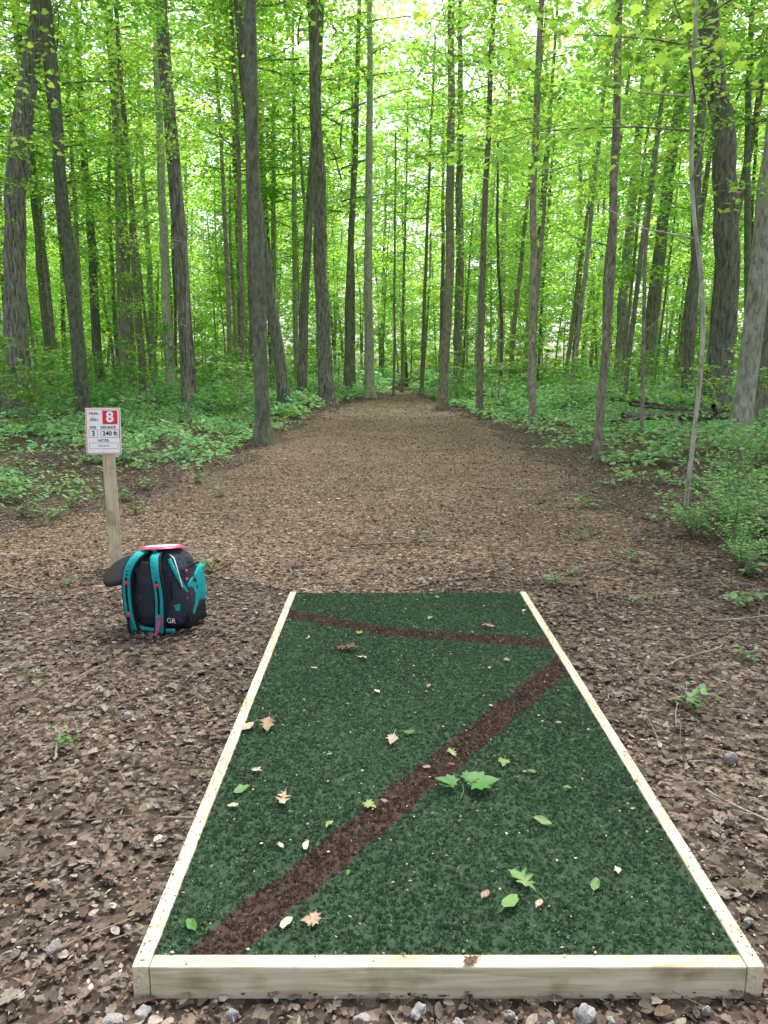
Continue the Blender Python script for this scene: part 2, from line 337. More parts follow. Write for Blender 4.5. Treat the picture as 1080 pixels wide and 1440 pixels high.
H=[
(-10.7,22,.35,[(.45,0,5.8),(1.75,0,11.2),(3.3,.3,20)],B_SHAG,0,11,1.1,"thick grey tree with ridged bark leaning slightly"),
(-8.05,20,.18,[(-.15,0,10.3),(-.3,0,19)],B_SMOOTH,0,10.5,.8,"straight slender tree with smooth green-grey bark"),
(-12.9,38,.34,[(.1,0,18),(.1,0,24)],B_SHAG,0,14,1.1,"tall straight grey forest tree among undergrowth"),
(-15.1,40,.25,[(.1,0,18),(.2,0,22)],B_DARK,0,12,.9,"dark narrow forest tree among undergrowth"),
(-10.2,36,.25,[(.3,0,17),(.3,0,22)],B_PALE,0,14,.9,"pale-barked straight forest tree"),
(-6.24,24,.24,[(-.05,0,12),(-.1,0,22)],B_SHAG,0,12.5,1.0,"shaggy-barked grey tree at the edge of the path"),
(-2.41,14.8,.145,[(-.02,0,8),(-.3,0,18)],B_SMOOTH,0,9.5,.8,"smooth green-grey tree with flared base beside the path"),
(-3.30,25,.20,[(-.55,0,8),(-1.2,0,17)],B_DARK,0,12,.8,"dark leaning tree beside the leaf path"),
(-7.75,42,.2,[(.1,0,20)],B_DARK,0,11,.8,DK),
(-2.29,30,.30,[(-.1,0,14.7),(-.2,0,24)],B_SHAG,0,14.5,1.1,"large shaggy-barked grey tree standing at the path edge"),
(-.76,40,.26,[(.17,0,19),(.2,0,24)],B_PALE,0,15,.9,"pale straight tree at the far edge of the path"),
(.55,43,.08,[(.05,0,14)],B_BROWN,2,4,.9,"thin young tree near the end of the path"),
(2.3,46,.13,[(.5,0,20)],B_BROWN,0,11,.7,DK),
(2.19,28,.18,[(0,0,13.9),(0,0,22)],B_BROWN,0,14,.8,"straight brown-grey tree growing at the path edge"),
(4.3,44,.28,[(-.2,0,21)],B_SHAG,0,12,.9,DK),
(3.07,24,.11,[(0,0,7),(.1,0,12),(.5,0,16)],B_BROWN,1,7.5,.8,"slim reddish-brown tree at the edge of the path"),
(5.93,36,.12,[(.67,0,10),(1.1,0,17)],B_BROWN,2,6,1.0,"thin tilted tree in the undergrowth"),
(3.79,19,.095,[(-.08,0,5),(-.05,0,10),(.2,0,15)],B_BROWN,1,6.6,.8,"slim brown tree rising from the undergrowth edge"),
(6.8,45,.22,[(.1,0,20)],B_PALE,0,12,.8,"pale forest tree standing behind the undergrowth"),
(3.46,12,.068,[(.06,0,3),(-.02,0,6.9),(.3,0,11)],B_BROWN,2,5.0,.75,"thin young tree with a slightly crooked trunk"),
(11.86,38,.30,[(.4,0,18),(.7,0,24)],B_SHAG,0,13,1.0,"tall grey forest tree among green undergrowth"),
(12.1,35,.35,[(1.2,0,16.4),(1.8,0,24)],B_DARK,0,13,1.0,"tall dark tree leaning slightly above undergrowth"),
(9.75,22,.38,[(-.2,0,4.5),(-1.0,0,9),(-1.5,0,11.5),(-2.4,0,20)],B_DARK,0,11.5,1.1,"massive dark furrowed tree leaning over the undergrowth"),
(6.84,14.3,.19,[(.08,0,3),(.16,0,6),(.9,0,12),(1.6,0,17)],B_PALE,0,9.5,.9,"pale mottled tree with flared base in undergrowth"),
(9.3,18.5,.26,[(.35,0,8),(.8,0,18)],B_DARK,0,10,.9,"dark rough-barked tree standing in undergrowth"),
(9.5,40,.12,[(1.0,0,11),(1.4,0,17)],B_BROWN,2,6,1.0,"thin tilted tree in the undergrowth"),
(-14.2,32,.16,[(-.2,0,14),(-.3,0,18)],B_SMOOTH,1,8,.9,"thin smooth-barked tree in undergrowth"),
(10.9,27,.2,[(-.2,0,12),(-.3,0,20)],B_DARK,0,12,.8,DK),
(-6.97,34,.12,[(-.1,0,17)],B_BROWN,2,8,1.0,"thin reddish-brown tree beside the path"),
(-13.4,44,.2,[(0,0,20)],B_PALE,0,12,.8,"pale forest tree standing behind the undergrowth"),
(-12.4,21,.14,[(-.9,0,6),(-1.8,0,12)],B_DARK,1,8,.9,"slim dark tree leaning away from the path"),
(-4.9,26,.09,[(.1,0,8),(.0,0,16)],B_BROWN,1,8.5,.7,"thin brown tree beside the leaf path"),
(-9.3,29,.13,[(-.1,0,8),(-.3,0,18)],B_BROWN,2,9,1,"thin brown tree among undergrowth"),
(-5.7,33,.17,[(.1,0,18)],B_DARK,0,12,.8,DK),
(5.2,27,.08,[(.3,0,8),(.5,0,14)],B_BROWN,2,6.5,.9,"thin tilted tree in the undergrowth"),
(7.2,29,.10,[(.5,0,8),(1.0,0,15)],B_PALE,2,7,.9,"thin pale tree tilting in the undergrowth"),
(6.2,21,.055,[(-.2,0,4),(.2,0,10)],B_BROWN,2,5,.7,"thin crooked sapling tree in the undergrowth"),
(8.0,25,.09,[(.5,0,7),(1.1,0,14)],B_DARK,2,7,.9,"thin dark tree tilting in the undergrowth"),
(1.2,50,.11,[(.2,0,18)],B_BROWN,0,10,.7,DK),
(4.0,52,.16,[(-.1,0,18)],B_SHAG,0,10,.7,DK),
(-1.9,47,.16,[(.1,0,18)],B_SHAG,0,11,.7,DK),
]
for i,(x,y,R,pts,bk,ct,cz,cs,lab) in enumerate(H):
    cr={0:CANOPY,1:UNDER,2:SLIM}[ct]; make_tree(x,y,pts,R,bk,cr[i%len(cr)],cz,cs,lab,seed=i,rough=.09 if bk in(B_SHAG,B_DARK) else .05)

NEARM=gen_crown("maple_crown",501,4.2,3.8,15,8,19,.115,T=MAPLE,sig=.36,flat=.12,droop=.2,gain=.75,twig=.012,shape=lambda t:.9-.3*t)
make_tree(3.32,8.0,[(.03,0,1.0),(.06,0,1.5),(.0,0,2.3),(-.17,0,3.1),(-.25,0,4.1),(-.3,0,7.5)],.024,B_PALE,NEARM,3.7,.9,"thin crooked young maple with broad lobed leaves",seed=5)
NEARM2=gen_crown("maple_crown",502,4.5,3.3,13,7,17,.115,T=MAPLE,sig=.36,flat=.12,droop=.2,gain=.75,twig=.012,shape=lambda t:.9-.3*t)
make_tree(6.2,10.0,[(.1,0,4),(.2,0,9)],.05,B_BROWN,NEARM2,3.4,.95,"slender young maple with layered lobed leaves",seed=9)
make_tree(-7.0,13.5,[(.1,0,4),(.3,0,11)],.06,B_SMOOTH,NEARM2,5.0,.9,"slender young maple with layered lobed leaves",seed=12)
make_tree(-4.6,17.5,[(.1,0,4),(-.2,0,12)],.04,B_BROWN,UNDER[1],6.0,.6,"thin young tree beside the leaf path",seed=13)
make_tree(5.4,15.5,[(-.2,0,4),(.3,0,12)],.04,B_BROWN,UNDER[2],4.6,.6,"thin young tree rising from the undergrowth",seed=14)
make_tree(-10.6,18.5,[(.2,0,4),(.1,0,12)],.05,B_BROWN,UNDER[0],5.0,.7,"thin young tree rising from the undergrowth",seed=15)

TR=[]
for i,(bk,R) in enumerate([(B_SHAG,.22),(B_DARK,.18),(B_BROWN,.11),(B_PALE,.17),(B_SMOOTH,.135),(B_BROWN,.07),(B_DARK,.09),(B_PALE,.06)]):
    rr=np.random.default_rng(i+40); lx=rr.uniform(-1.1,1.1)
    TR.append((trunk_mesh("trunk",[(0,0,0),(lx*.2,0,4),(lx*.6,rr.uniform(-.3,.3),9),(lx,rr.uniform(-.4,.4),20 if R>.13 else 13)],R,bk,n=9,seed=i+60,sub=18),R))
placed=[(h[0],h[1]) for h in H]
def ok(x,y,dmin):
    return all((x-a)**2+(y-b)**2>dmin*dmin for a,b in placed)
cnt=0; tries=0
while cnt<250 and tries<20000:
    tries+=1
    y=random.uniform(22,90) if cnt<160 else random.uniform(32,82); x=random.uniform(-.6*y-5,.6*y+5)
    if y<58 and float(side(x,y))<1.3: continue
    if y<30 and abs(x)<9 and random.random()<.6: continue
    if not ok(x,y,1.6): continue
    k=random.randrange(len(TR)) if cnt<160 else random.choice([2,5,7,7])
    placed.append((x,y)); me,R=TR[k]; s=random.uniform(.8,1.25)
    e=bpy.data.objects.new("tree",None); link(e); e.location=(x,y,float(gz(x,y))); e.rotation_euler=(random.gauss(0,.025),random.gauss(0,.035),random.uniform(0,6.28)); e.scale=(s,s,s)
    top(e,"slender grey-brown forest tree with bright green leaves","tree","trees of the surrounding woodland")
    obj("trunk",me,e)
    if R>.13: obj("crown",random.choice(CANOPY),e,(0,0,random.uniform(7.5,10.5)),(0,0,random.uniform(0,6)),(.78,.78,.8))
    elif cnt<160: obj("crown",random.choice(UNDER+SLIM),e,(0,0,random.uniform(3.5,6.5)),(0,0,random.uniform(0,6)),(.9,.9,.9))
    else: obj("crown",random.choice(BUSHY),e,(0,0,random.uniform(1.5,6)),(0,0,random.uniform(0,6)),(1,1,1))
    cnt+=1
def sapling_mesh(seed):
    r=np.random.default_rng(seed); A=Acc(); h=r.uniform(1.3,2.4)
    P=np.stack([np.linspace(0,r.normal(0,.15),6),np.linspace(0,r.normal(0,.15),6),np.linspace(-.05,h,6)],-1)
    V,F=tube(P,np.linspace(.014,.004,6),5); A.add(V,F,(.1,.08,.06),1)
    Cs=[]
    for b in range(11):
        z=h*r.uniform(.3,1.); az=r.uniform(0,6.28); L=r.uniform(.3,.75)
        p0=np.array([0,0,z]); p1=p0+np.array([math.cos(az)*L,math.sin(az)*L,r.uniform(0,.2)])
        V,F=tube([p0,(p0+p1)/2+(0,0,.04),p1],[.006,.004,.002],3); A.add(V,F,(.08,.07,.05),1)
        u=r.uniform(.3,1.1,(22,1)); Cs.append(p0+(p1-p0)*u+r.normal(0,.09,(22,3))*(1,1,.4))
    C=np.concatenate(Cs);n=len(C);a=r.uniform(0,6.28,n)
    g=GA[r.integers(0,5,n)]*.9*r.uniform(.7,1.2,(n,1))
    A.add(*leaf_pack(*OVAL,C,np.stack([np.cos(a),np.sin(a),r.normal(-.2,.3,n)],-1),np.stack([r.normal(0,.4,n),r.normal(0,.4,n),np.ones(n)],-1),r.uniform(.09,.15,n),g))
    return A.mesh("sapling",[LEAFLOW,B_BROWN])
SAP=[sapling_mesh(700+i) for i in range(4)]
cnt=0
while cnt<150:
    y=random.uniform(14,62); x=random.uniform(-.6*y-2,.6*y+2); s=float(side(x,y))
    if s<.7 or (y<18 and abs(x)<6): continue
    o=obj("sapling",SAP[cnt%4],None,(x,y,float(gz(x,y))),(0,0,random.uniform(0,6)),[random.uniform(.6,1.1)+y*.012]*3)
    top(o,"small leafy green sapling growing in the undergrowth","sapling","saplings in the undergrowth"); cnt+=1
def far_mass(nc,seed):
    r=np.random.default_rng(seed); q=26
    x=r.uniform(-120,120,nc); y=r.uniform(84,125,nc); z=r.uniform(0,1,nc)**1.1*40
    k=r.random(nc)<.2; x[k]=np.where(r.random(k.sum())<.5,-1,1)*r.uniform(50,90,k.sum()); y[k]=r.uniform(10,90,k.sum())
    c0=GA[r.integers(0,5,nc)]*r.uniform(.9,1.4,(nc,1))
    C=np.repeat(np.stack([x,y,z],-1),q,0)+r.normal(0,1,(nc*q,3))*(1.9,1.9,.7)
    C[:,2]=np.maximum(C[:,2],.1); n=len(C); a=r.uniform(0,6.28,n)
    return leaf_pack(*DIA,C,np.stack([np.cos(a),np.sin(a),r.normal(-.2,.3,n)],-1),np.stack([r.normal(0,.9,n),r.normal(0,.9,n),np.ones(n)],-1),r.uniform(.6,1.15,n),np.minimum(np.repeat(c0,q,0)*r.uniform(.75,1.2,(n,1)),.66))
A=Acc(); A.add(*far_mass(6000,91))
setting(obj("far_woodland",A.mesh("far_woodland",[LEAF])),"stuff","distant mass of bright green woodland foliage","woodland")

# ------------------------------------------------------------------ shrubs & seedlings
def shrub_mesh(seed,h,stems,leaf,T=OVAL,tone=1.,nl=12,spread=.45):
    r=np.random.default_rng(seed);A=Acc();Cs=[];Ds=[]
    for b in range(stems):
        az=r.uniform(0,6.28); L=h*r.uniform(.6,1.); o=spread*r.uniform(.3,1)
        s=np.linspace(0,1,5); P=np.stack([np.cos(az)*o*s**1.3,np.sin(az)*o*s**1.3,L*(s-.25*s*s)/.75],-1)
        V,F=tube(P,np.linspace(.004,.0015,5),4);A.add(V,F,(.12,.10,.06),1)
        u=np.linspace(.3,1,nl); p=np.stack([np.interp(u,s,P[:,k]) for k in range(3)],-1)
        aa=az+np.where(np.arange(nl)%2==0,1.3,-1.3)+r.normal(0,.4,nl); aa[-1]=az
        d=np.stack([np.cos(aa),np.sin(aa),r.normal(.05,.2,nl)],-1)
        Cs.append(p+d*.01);Ds.append(d)
    C=np.concatenate(Cs);D=np.concatenate(Ds);n=len(C)
    g=np.array([(.16,.34,.11)])*tone*r.uniform(.6,1.35,(n,1))
    A.add(*leaf_pack(*T,C,D,np.stack([r.normal(0,.25,n),r.normal(0,.25,n),np.ones(n)],-1),r.uniform(.7,1.2,n)*leaf,g))
    return A.mesh("plant",[LEAFLOW,B_BROWN])
SH=[shrub_mesh(800+i,.62,36,.055,nl=14,tone=1.25,spread=.5) for i in range(3)]
for (x,y,s) in [(3.1,6.4,.75),(3.6,6.5,1.0),(4.2,6.9,1.1),(4.6,6.2,1.1),(3.8,5.9,.8),(5.0,7.4,1.1),(2.85,5.8,.55),(3.9,5.2,.8),(5.4,6.6,1.2),(2.75,6.5,.6),(3.3,5.8,.7),(4.7,7.0,1.1),(3.2,5.2,.6),(3.5,5.5,.8),(2.9,5.1,.5),(3.6,4.9,.65),(3.3,6.9,.8),(4.1,5.6,.9),(2.7,5.4,.45),(3.0,4.6,.5),(4.4,9.3,.9),(5.2,10.2,1.1),(3.5,7.3,.9),(3.9,6.3,1.0)]:
    o=obj("shrub",SH[int(x*10)%3],None,(x,y,float(gz(x,y))),(0,0,x*7),(s,s,s)); top(o,"low leafy green shrub with small oval leaves","shrub","shrubs along the path edge")
SE=[shrub_mesh(830+i,.13,5,.06,OVAL,.75,4,.12) for i in range(3)]
for (x,y,s) in [(-3.2,6.9,1.5),(1.2,4.95,.9),(1.33,3.05,.9),(-1.25,2.72,.6),(-1.28,5.3,1.1),(2.25,4.5,1.2),(2.5,4.4,1.0),(1.35,5.2,.6),(2.6,5.2,1.2),(2.0,2.6,.7),(-3.9,6.6,1.4),(-2.6,7.6,1.2),(-3.4,7.9,1.5),(-4.1,8.2,1.7),(2.0,5.6,.8),(1.75,6.3,.7),(1.45,2.3,.4),(-1.9,8.6,1.2),(2.2,7.9,1.2),(1.6,4.5,.5),(-2.9,8.4,1.4),(-3.3,7.3,1.3),(-3.7,7.4,1.6),(-3.0,9.1,1.5),(-2.5,9.7,1.4),(-2.2,4.9,.5),(-1.7,3.4,.4),(1.9,3.6,.6),(2.6,3.9,1.0),(2.4,4.1,.9),(2.7,4.7,1.3)]:
    o=obj("seedling",SE[int(abs(x*10))%3],None,(x,y,float(gz(x,y))),(0,0,x*5),(s,s,s)); top(o,"small green seedling growing through dead leaves","plant","seedlings among the dead leaves")

# ------------------------------------------------------------------ tee pad
def wood_mat():
    m,nt,out=new_mat("pine_wood"); L=nt.links.new
    tc=N(nt,"ShaderNodeTexCoord"); mp=N(nt,"ShaderNodeMapping"); mp.inputs["Scale"].default_value=(1.0,14,14); L(tc.outputs["Object"],mp.inputs[0])
    no=N(nt,"ShaderNodeTexNoise"); no.inputs["Scale"].default_value=4; no.inputs["Detail"].default_value=5; no.inputs["Distortion"].default_value=1.2; L(mp.outputs[0],no.inputs[0])
    r=rampnode(nt,[(.3,(.40,.345,.235)),(.5,(.55,.49,.345)),(.7,(.65,.60,.46))]); L(no.outputs["Fac"],r.inputs[0])
    v=N(nt,"ShaderNodeTexVoronoi"); v.inputs["Scale"].default_value=4.5; L(tc.outputs["Object"],v.inputs[0])
    rk=rampnode(nt,[(.03,(.25,.14,.07)),(.08,(1,1,1))]); L(v.outputs["Distance"],rk.inputs[0])
    d=N(nt,"ShaderNodeTexNoise"); d.inputs["Scale"].default_value=9; d.inputs["Detail"].default_value=8; L(tc.outputs["Object"],d.inputs[0])
    rd=rampnode(nt,[(.34,(.6,.55,.47)),(.5,(1,1,1))]); L(d.outputs["Fac"],rd.inputs[0])
    m1=N(nt,"ShaderNodeMix",data_type='RGBA',blend_type='MULTIPLY'); m1.inputs[0].default_value=1; L(r.outputs[0],m1.inputs[6]); L(rk.outputs[0],m1.inputs[7])
    m2=N(nt,"ShaderNodeMix",data_type='RGBA',blend_type='MULTIPLY'); m2.inputs[0].default_value=.8; L(m1.outputs[2],m2.inputs[6]); L(rd.outputs[0],m2.inputs[7])
    b=N(nt,"ShaderNodeBsdfPrincipled"); b.inputs["Roughness"].default_value=.7; b.inputs["Specular IOR Level"].default_value=.2
    L(m2.outputs[2],b.inputs[0]); bp=N(nt,"ShaderNodeBump"); bp.inputs["Strength"].default_value=.3; bp.inputs["Distance"].default_value=.004
    L(no.outputs["Fac"],bp.inputs["Height"]); L(bp.outputs[0],b.inputs["Normal"]); L(b.outputs[0],out.inputs[0]); return m
WOOD=wood_mat()
def box_mesh(name,sx,sy,sz,mat,bev=.004,seg=2,deform=None,smooth=False,cuts=0):
    bm=bmesh.new(); bmesh.ops.create_cube(bm,size=1)
    for v in bm.verts: v.co=Vector((v.co.x*sx,v.co.y*sy,v.co.z*sz))
    if bev: bmesh.ops.bevel(bm,geom=list(bm.edges),offset=bev,segments=seg,profile=.5,affect='EDGES')
    if cuts: bmesh.ops.subdivide_edges(bm,edges=list(bm.edges),cuts=cuts,use_grid_fill=True)
    if deform:
        for v in bm.verts: v.co=Vector(deform(v.co))
    me=bpy.data.meshes.new(name); bm.to_mesh(me); bm.free()
    for m in (mat if isinstance(mat,(list,tuple)) else [mat]): me.materials.append(m)
    if smooth: me.polygons.foreach_set("use_smooth",[True]*len(me.polygons))
    return me
pad=bpy.data.objects.new("tee_pad",None); link(pad); pad.location=((PX0+PX1)/2,(PY0+PY1)/2,0)
top(pad,"green artificial turf tee pad framed with pale lumber boards","tee pad")
W=PX1-PX0; LN=PY1-PY0; T=.040
for sx in(-1,1):
    obj("frame_board",box_mesh("frame_board",LN,T,PZ+.02,WOOD),pad,(sx*(W/2-T/2),0,PZ/2-.01),(0,0,math.pi/2))
for sy in(-1,1):
    dz=.0 if sy<0 else .022
    obj("frame_board",box_mesh("frame_board",W-2*T-.003,T,PZ+.018-dz,WOOD),pad,(0,sy*(LN/2-T/2)+(.0),PZ/2-.0105-dz/2),(0,0,0 if sy<0 else math.pi))
def stripe_mask(x,y):
    def dist(x,y,ax,ay,bx,by):
        dx,dy=bx-ax,by-ay; t=np.clip(((x-ax)*dx+(y-ay)*dy)/(dx*dx+dy*dy),0,1); return np.hypot(x-ax-t*dx,y-ay-t*dy)
    w=.005*np.sin(x*31)+.004*np.sin(y*47)
    a=dist(x,y,-.44,1.54,.90,3.42)<.061+w
    b=(dist(x,y,-.6,4.15,.02,3.82)<.060+w)|(dist(x,y,.02,3.82,.9,3.64)<.060+w)
    return a|b
TG=np.array([(.112,.190,.112)]); TBR=np.array([(.165,.112,.095)])
r=np.random.default_rng(33)
nt_=44000; q=12
TY1=PY1-.006
tx=r.uniform(PX0+T,PX1-T,nt_); ty=r.uniform(PY0+T-.004,TY1,nt_)
bx=np.repeat(tx,q)+r.normal(0,.0026,nt_*q); by=np.repeat(ty,q)+r.normal(0,.0026,nt_*q)
th=np.repeat(r.uniform(.6,1.2,nt_),q)*r.uniform(.6,1.2,nt_*q)
az=r.uniform(0,6.28,nt_*q); lean=r.uniform(.3,2.6,nt_*q)
bx=np.clip(bx,PX0+T+.001,PX1-T-.001); n=len(bx)
base=np.stack([bx,by,PZ-.010+np.repeat(r.uniform(-.002,.004,nt_),q)],-1)
D=np.stack([np.cos(az)*lean,np.sin(az)*lean,np.ones(n)],-1); a2=r.uniform(0,6.28,n)
Nn=np.stack([np.cos(a2)*.6,np.sin(a2)*.6,r.uniform(.1,1.4,n)],-1)
br=stripe_mask(bx+r.normal(0,.004,n),by+r.normal(0,.004,n))
clump=np.repeat(r.uniform(.55,1.4,nt_),q)
patchv=(.94+.06*np.sin(bx*5+2*np.sin(by*3)))*clump*r.uniform(.7,1.3,n)
c=np.where(br[:,None],TBR,TG)*patchv[:,None]
lite=r.random(n)<.03; c[lite]*=1.6
TB=([(-.25,0,0),(.25,0,0),(.22,.5,.25),(0,.75,.65),(-.22,.5,.25)],[(0,1,2),(0,2,4),(4,2,3)])
V,F,cc=leaf_pack(*TB,base,D,Nn,.0080*th,c)
A=Acc(); A.add(V-np.array(pad.location),F,cc,0)
gx=np.linspace(-W/2+T+.001,W/2-T-.001,160); gy=np.linspace(-LN/2+T+.001,LN/2-.004,320)
GX,GY=np.meshgrid(gx,gy); Vb=np.stack([GX,GY,np.full(GX.shape,PZ-.009)+r.uniform(-.002,.002,GX.shape)],-1).reshape(-1,3)
i=np.arange(319)[:,None]*160; j=np.arange(159)[None]; Fb=np.stack([i+j,i+j+1,i+160+j+1,i+160+j],-1).reshape(-1,4)
bm_=stripe_mask(Vb[:,0]+pad.location[0],Vb[:,1]+pad.location[1])
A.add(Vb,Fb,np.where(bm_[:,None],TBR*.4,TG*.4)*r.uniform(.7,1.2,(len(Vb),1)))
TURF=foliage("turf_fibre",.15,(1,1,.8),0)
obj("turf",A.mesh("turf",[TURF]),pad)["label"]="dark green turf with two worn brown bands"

r=np.random.default_rng(5); n=900
x=r.uniform(PX0+.0,PX1-.0,n); y=r.uniform(PY0+.0,PY1-.02,n)
C=np.stack([x,y,np.full(n,PZ+.004)],-1); a=r.uniform(0,6.28,n)
pal=np.array([(.36,.30,.22),(.27,.2,.14),(.42,.38,.3),(.16,.24,.08),(.15,.10,.07)])
A=Acc();A.add(*leaf_pack(*DIA,C,np.stack([np.cos(a),np.sin(a),0*a],-1),np.stack([r.normal(0,.3,n),r.normal(0,.3,n),np.ones(n)],-1),.003+.011*r.random(n)**2,pal[r.integers(0,5,n)]))
n=1300; e_=r.random(n)
x=np.where(e_<.5,PX0+r.uniform(-.03,.035,n),PX1+r.uniform(-.035,.03,n)); y=r.uniform(PY0,PY1,n); zz=np.where((x>PX0)&(x<PX1),PZ+.001,.03)
a=r.uniform(0,6.28,n); A.add(*leaf_pack(*DIA,np.stack([x,y,zz],-1),np.stack([np.cos(a),np.sin(a),0*a],-1),np.stack([r.normal(0,.3,n),r.normal(0,.3,n),np.ones(n)],-1),r.uniform(.003,.010,n),np.array(PAL)[r.integers(0,9,n)]))
setting(obj("leaf_debris",A.mesh("leaf_debris",[LITTER])),"stuff","tiny leaf crumbs scattered over the turf and boards","debris")

# ------------------------------------------------------------------ fallen leaves on the pad
GL=foliage("fresh_leaf",.25,(1.2,1.2,.6),.02)
def single(T,col_rgb,size,matl,name,stalk=True,seed=0):
    A=Acc(); TV=np.array(T[0],float); rr=np.random.default_rng(seed); TV[:,2]+=rr.normal(0,.04,len(TV)); TV[:,1]-=.5; TV[:,:2]+=rr.normal(0,.02,(len(TV),2))
    A.add(TV*size,np.array(T[1]),np.array(col_rgb)*rr.uniform(.8,1.2,(len(TV),1)))
    if stalk:
        V,F=tube(np.array([(0,-.5,0),(.03,-.7,.02),(.0,-.9,.0)])*size,[.0014,.0011,.001],4); A.add(V,F,np.array(col_rgb)*.9)
    return A.mesh(name,[matl])
gr=(.085,.20,.045); gp=(.15,.27,.09); yl=(.21,.28,.09); br_=(.26,.18,.12); tn=(.40,.32,.23); cr_=(.49,.44,.34); dk=(.12,.07,.045)
FL=[(.382,1.81,OAK,gp,.10),(.335,1.725,OVAL,gp,.075),(.58,1.80,OVAL,gr,.05),(.66,1.86,OVAL,cr_,.035),(.497,2.09,OVAL,gp,.06),(.43,2.44,MAPLE,gp,.05),
(.52,2.38,OVAL,gr,.035),(.252,2.51,OAK,yl,.055),(.33,4.41,OVAL,yl,.05),(-.132,3.78,OVAL,yl,.06),(.094,2.67,MAPLE,gr,.05),(-.03,3.04,OVAL,cr_,.04),(-.046,2.175,MAPLE,yl,.05),(-.17,2.076,OVAL,yl,.04),
(-.48,2.27,OVAL,gr,.06),(-.49,1.65,OVAL,gr,.05),(-.328,2.21,OAK,tn,.085),(.033,2.61,OAK,tn,.08),(-.46,2.73,OAK,br_,.11),(-.54,2.70,OVAL,tn,.07),(-.188,1.667,MAPLE,(.34,.24,.16),.055),(-.25,1.657,OVAL,cr_,.045),
(-.232,1.97,OVAL,cr_,.04),(-.19,3.55,OAK,dk,.13),(.57,3.87,OAK,br_,.09),(.272,1.76,OVAL,br_,.04),(.41,1.725,OVAL,tn,.035),(-.49,2.175,OVAL,tn,.04),(-.45,2.39,OVAL,tn,.04),(-.306,1.97,OVAL,tn,.03),
(-.105,3.43,OVAL,tn,.06),(.21,1.535,OAK,dk,.05),(.82,4.15,OVAL,tn,.04),(.26,4.02,MAPLE,yl,.04),(.152,2.41,OVAL,(.25,.2,.2),.03),(.0,2.2,OVAL,br_,.03),(.62,2.28,OVAL,gr,.03),(-.1,1.85,OVAL,gr,.025),(.5,3.3,OVAL,tn,.03),(.2,3.1,OVAL,br_,.035),(-.33,3.3,OVAL,tn,.035),(.7,2.75,OVAL,br_,.03),(-.4,3.7,OVAL,tn,.03),(.6,3.4,MAPLE,br_,.035),(.05,3.5,OVAL,gp,.025),(-.2,2.5,OVAL,gp,.025),(.45,2.9,OVAL,tn,.025)]
for i,(x,y,T_,c,s) in enumerate(FL):
    green=c[1]>c[0]
    o=obj("fallen_leaf",single(T_,c,s,GL if green else LITTER,"fallen_leaf",s>.045,i),None,(x,y,PZ+.006+(.006 if s>.06 else 0)),(random.uniform(-.15,.15),random.uniform(-.15,.15),random.uniform(0,6.28)))
    top(o,("fresh green leaf lying on the green turf" if green else "dry tan leaf lying on the green turf"),"leaf","fallen leaves on the tee pad")
A=Acc()
for k,(ax,s,ox,oy) in enumerate([(1.15,.085,-.015,.0),(-1.45,.115,.015,.0),(-.75,.07,.01,.01),(.9,.05,-.04,-.01)]):
    D=np.array([[-math.sin(ax),math.cos(ax),.08]])
    V,F,c=leaf_pack(*(OVAL if k==3 else MAPLE),np.array([[ox,oy,.010+.004*k]]),D,np.array([[.15*(-1)**k,-.1,1.]]),np.array([s]),np.array([(.06,.17,.04)])*(1+.2*(k%2)))
    A.add(V,F,c)
V,F=tube([(0,0,.012),(.0,-.04,.015),(-.015,-.08,.008)],[.002,.0015,.0015],5);A.add(V,F,(.10,.2,.06))
top(obj("leaf_sprig",A.mesh("leaf_sprig",[GL]),None,(.264,2.27,PZ+.010)),"green maple sprig with broad leaves lying on turf","leaf sprig")

# ------------------------------------------------------------------ stones, sticks, logs
STONE=plain("stone_grey",(.25,.245,.24),.85,.2,.35,14,.3)
def stone_mesh(seed):
    bm=bmesh.new(); bmesh.ops.create_icosphere(bm,subdivisions=3,radius=.5)
    for v in bm.verts:
        d=noise.noise(v.co*2.2+Vector((seed*3.1,0,0)))*.5+noise.noise(v.co*5+Vector((0,seed,0)))*.12
        v.co*=1+d; v.co.z*=.55; v.co.y*=.75
    me=bpy.data.meshes.new("stone"); bm.to_mesh(me); bm.free(); me.materials.append(STONE); return me
ST=[stone_mesh(i) for i in range(4)]
for i,(x,y,s) in enumerate([(-.62,1.44,.045),(-.56,1.47,.035),(-.05,1.45,.035),(.08,1.47,.04),(.17,1.43,.03),(.47,1.455,.055),(.52,1.44,.03),(.29,1.46,.025),(-.85,1.66,.04),(-.68,1.72,.03),(1.33,2.6,.06),(1.45,2.4,.05),(1.05,1.6,.035),(-1.1,2.95,.04),(-.95,1.9,.03),(.9,1.46,.035),(.75,1.47,.025),(-1.3,3.2,.035),(1.2,3.4,.035),(.98,1.75,.03),(-.72,3.1,.03),(1.5,1.95,.04),(-.35,1.46,.03),(.38,1.43,.028),(-.78,4.2,.04)]):
    o=obj("stone",ST[i%4],None,(x,y,.012+s*.04),(.2*i,.1*i,i*1.3),(s*1.1,)*3); top(o,"small grey stone half buried in leaves","stone","small stones around the tee pad")
